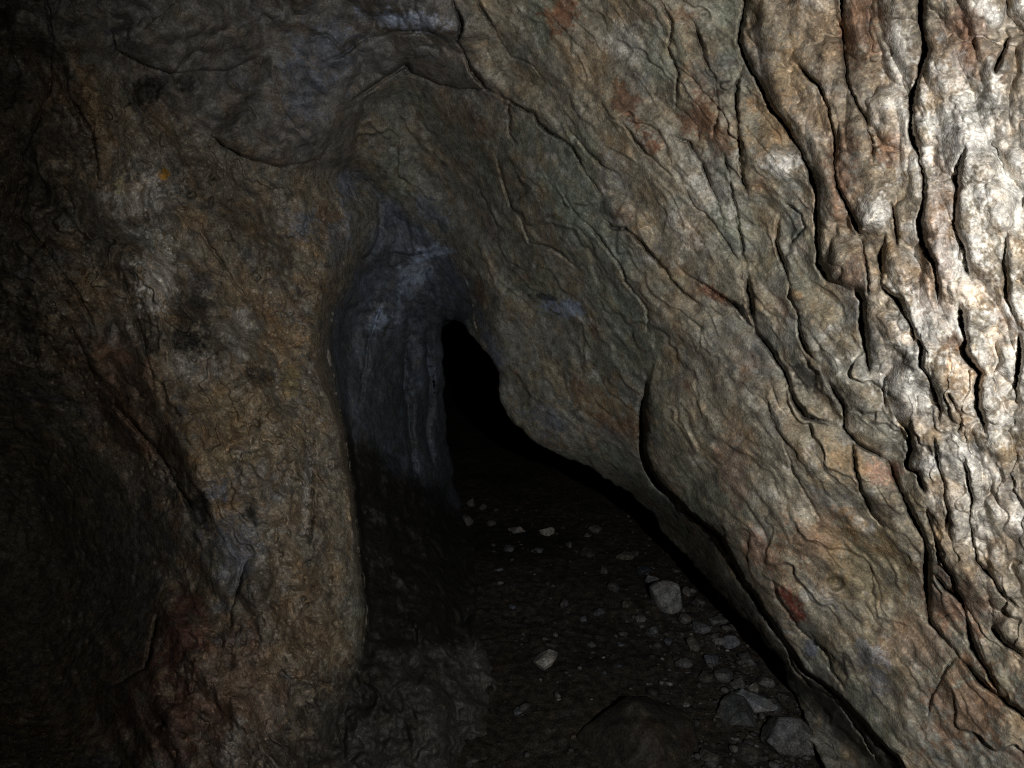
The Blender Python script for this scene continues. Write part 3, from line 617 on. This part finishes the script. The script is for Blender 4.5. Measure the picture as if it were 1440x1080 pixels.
tag(mesh_obj('cave_floor', P.reshape(-1, 3), grid_faces(*X.shape).reshape(-1, 4), M_DIRT, None, Cf.reshape(-1, 3)), 'near-black trodden dirt floor of the cave', 'floor', None, 'structure')

# ------------------------------------------------------------------ loose stones
import bmesh
def ico(sub):
    bm = bmesh.new(); bmesh.ops.create_icosphere(bm, subdivisions=sub, radius=1.0)
    v = np.array([x.co[:] for x in bm.verts]); f = np.array([[a.index for a in p.verts] for p in bm.faces]); bm.free()
    return v, f
ICO = {k: ico(k) for k in (1, 2, 3, 4, 5)}
def stone_mesh(seed, sx, sy, sz, sub=3, cuts=13, rough=.07):
    r = np.random.RandomState(seed); v, f = ICO[sub]; v = v.copy()
    for k in range(cuts):                                   # planar breaks
        n = r.normal(size=3); n /= np.linalg.norm(n); h = r.uniform(.42, .80)
        d = v @ n; v -= np.clip(d - h, 0, None)[:, None] * n
    v *= (1 + rough * fbm3(v + seed * 3.1, 1.6, 3, 500) + .35 * rough * fbm3(v + seed, 6, 2, 501))[:, None]
    return v * np.array([sx, sy, sz]), f
def floor_hit(px, py):
    r = ray(float(px), float(py)); t = -CAM[2] / r[2]
    for _ in range(6):
        p = CAM + r * t
        z = float(Zf[min(np.searchsorted(gy, p[1]), len(gy) - 1), min(np.searchsorted(gx, p[0]), len(gx) - 1)]); t = (z - CAM[2]) / r[2]
    return CAM + r * t, t
def stone(name, px, py, wpx, hpx, col, seed, label, group=None, cat='stone', sub=3, sink=.32, flat=None, rough=.06, rz=None):
    """px, py: the point of the floor under the stone's middle; size follows from the floor's distance there"""
    p, t = floor_hit(px, py)
    wpx, hpx = 1.28 * wpx, 1.28 * hpx
    sx = wpx / F * t / 2; sz = (hpx / F * t / 2) if flat is None else sx * flat; sy = sx * np.random.RandomState(seed).uniform(.75, 1.05)
    v, f = stone_mesh(seed, sx, sy, sz, sub, rough=rough)
    r = np.random.RandomState(seed + 5); a = r.uniform(0, 6.28) if rz is None else rz
    c_, s_ = math.cos(a), math.sin(a)
    if rz is None: v = v @ np.array([[c_, -s_, 0], [s_, c_, 0], [0, 0, 1]])
    tl = r.uniform(-.25, .25); v = v @ np.array([[1, 0, 0], [0, math.cos(tl), -math.sin(tl)], [0, math.sin(tl), math.cos(tl)]])
    v[:, 2] += -v[:, 2].min() * (1 - 2 * sink)
    w = v + p
    cc = 0.62 * np.broadcast_to(np.array(col, float), v.shape) * (1 + .35 * fbm3(w, 25, 3, 510 + seed % 7))[:, None]
    cc = lerp(cc, C_(.06, .055, .045), .7 * sst(.1, .45, fbm3(w, 14, 3, 520 + seed % 5)))
    o = mesh_obj(name, v, f, M_STONE, None, cc, sub >= 4); o.location = Vector([float(k) for k in p])
    return tag(o, label, cat, group)
PALE = (.34, .33, .31); MID = (.17, .165, .16); BLU = (.20, .22, .25)
stone('pale_stone', 766, 934, 44, 22, PALE, 11, 'small pale blocky stone lying alone on the bare dark dirt', rz=0, sub=4)
stone('pale_stone', 771, 750, 28, 17, PALE, 12, 'small pale square stone at the far mouth of the passage', rz=0, sub=4)
stone('pale_stone', 726, 748, 24, 15, (.22, .21, .20), 13, 'dull angular stone beside the pale square stone in the passage mouth', sub=4)
stone('pale_stone', 937, 852, 52, 44, (.17, .178, .185), 14, 'large pale grey flat-faced stone on the rubble near the slab lip', sub=4, rz=0)
stone('pale_slab', 1050, 990, 66, 26, (.16, .172, .19), 15, 'elongated bluish-grey slab stone in the rubble under the leaning slab', sub=4, rz=0, rough=.09)
stone('rounded_slab', 1105, 1050, 84, 62, (.115, .12, .125), 16, 'broad rounded grey stone wedged against the foot of the leaning slab', sub=4, rz=0, rough=.09)
stone('grey_stone', 1040, 1012, 62, 36, (.06, .064, .068), 17, 'dark grey block lying under the elongated bluish slab stone', sub=4, rough=.09)
stone('boulder', 903, 1035, 150, 118, (.034, .030, .025), 18, 'big rounded brown boulder half buried in the dirt floor', cat='boulder', sub=5, sink=.40, rz=0, rough=.12)
small = [(838, 742, 18, 14), (826, 752, 10, 8), (824, 774, 20, 15), (757, 772, 16, 11), (850, 800, 13, 10), (862, 824, 13, 17), (716, 770, 14, 9), (770, 819, 11, 4), (795, 846, 16, 12), (880, 780, 22, 16), (905, 800, 26, 16), (893, 775, 14, 10), (945, 760, 16, 14), (800, 765, 12, 8),
         (840, 860, 18, 12), (820, 870, 12, 8), (780, 892, 7, 5), (830, 905, 12, 8), (872, 905, 10, 8), (784, 976, 10, 8), (728, 1000, 16, 7), (662, 706, 14, 12), (678, 712, 12, 10), (655, 730, 18, 12), (690, 735, 14, 10), (700, 800, 12, 6), (720, 852, 10, 6),
         (960, 870, 20, 16), (985, 880, 24, 16), (975, 905, 26, 18), (1000, 925, 24, 18), (1020, 945, 30, 20), (960, 930, 22, 14), (1010, 900, 18, 12), (940, 900, 16, 10), (920, 885, 14, 10), (1040, 960, 26, 14), (990, 950, 20, 14), (1060, 965, 22, 16), (900, 870, 16, 10), (880, 850, 14, 10),
         (965, 830, 20, 16), (985, 845, 22, 18), (1010, 870, 24, 16), (1030, 900, 24, 18), (1050, 925, 24, 18), (1075, 955, 26, 20), (915, 815, 20, 14), (1000, 1062, 30, 14), (1050, 1060, 40, 18), (965, 990, 12, 7), (905, 1010, 8, 5), (1020, 1000, 20, 14), (1015, 985, 14, 10), (1085, 990, 30, 20), (870, 935, 8, 5), (850, 945, 7, 4), (940, 960, 10, 6)]
for k, (px, py, w, h) in enumerate(small):
    r = np.random.RandomState(900 + k)
    b = r.uniform(.04, .125); t_ = r.uniform(-.012, .02)
    marks = [(771, 750, 'the pale square stone at the passage mouth'), (662, 715, 'the foot rock where the passage goes black'), (900, 785, 'the overhanging lip at the back of the floor'), (937, 852, 'the large pale flat-faced stone'),
             (1030, 905, 'the lip of the leaning slab, in its rubble heap'), (1050, 990, 'the elongated bluish slab stone'), (900, 1020, 'the big half-buried boulder'), (766, 934, 'the lone pale blocky stone')]
    near = min(marks, key=lambda q: math.hypot(q[0] - px, q[1] - py))[2]
    size = 'larger' if w >= 20 else 'small'; tone = 'pale grey' if b > .1 else ('dark grey' if b < .065 else 'dull grey')
    stone('rubble_stone', px, py + h * .35, w * 1.1, h, (b - t_ * .5, b, b + t_), 40 + k, f'{size} {tone} broken stone near {near}', f'{size} {tone} stones near {near}', sub=3)

# gravel that nobody could count
rng = np.random.RandomState(77); VV, FF, CC = [], [], []; off = 0
v0, f0 = ICO[1]
for k in range(1500):
    if k % 3: px, py = rng.uniform(690, 1160), rng.uniform(715, 1085)
    else:
        t_ = rng.uniform(0, 1); px, py = 900 + 230 * t_ + rng.normal(0, 35), 790 + 290 * t_ + rng.normal(0, 30)
    if py < 712: continue
    if px < 900 and rng.rand() < .45: continue
    p, t = floor_hit(px, py); s = np.clip(rng.lognormal(-5.2, .55), .0022, .022)
    v = v0 * (1 + .35 * rng.normal(size=(len(v0), 1)) * .6) * np.array([s, s * rng.uniform(.6, 1), s * rng.uniform(.3, .6)])
    a = rng.uniform(0, 6.28); v = v @ np.array([[math.cos(a), -math.sin(a), 0], [math.sin(a), math.cos(a), 0], [0, 0, 1]])
    VV.append(v + p + [0, 0, s * .35]); FF.append(f0 + off); off += len(v0)
    b = rng.uniform(.015, .055) if rng.rand() > .03 else rng.uniform(.08, .18); CC.append(np.tile([b, b * .98, b * .95], (len(v0), 1)))
tag(mesh_obj('gravel', np.vstack(VV), np.vstack(FF), M_STONE, None, np.vstack(CC), False), 'fine dull gravel strewn over the cave floor', 'gravel', None, 'stuff')
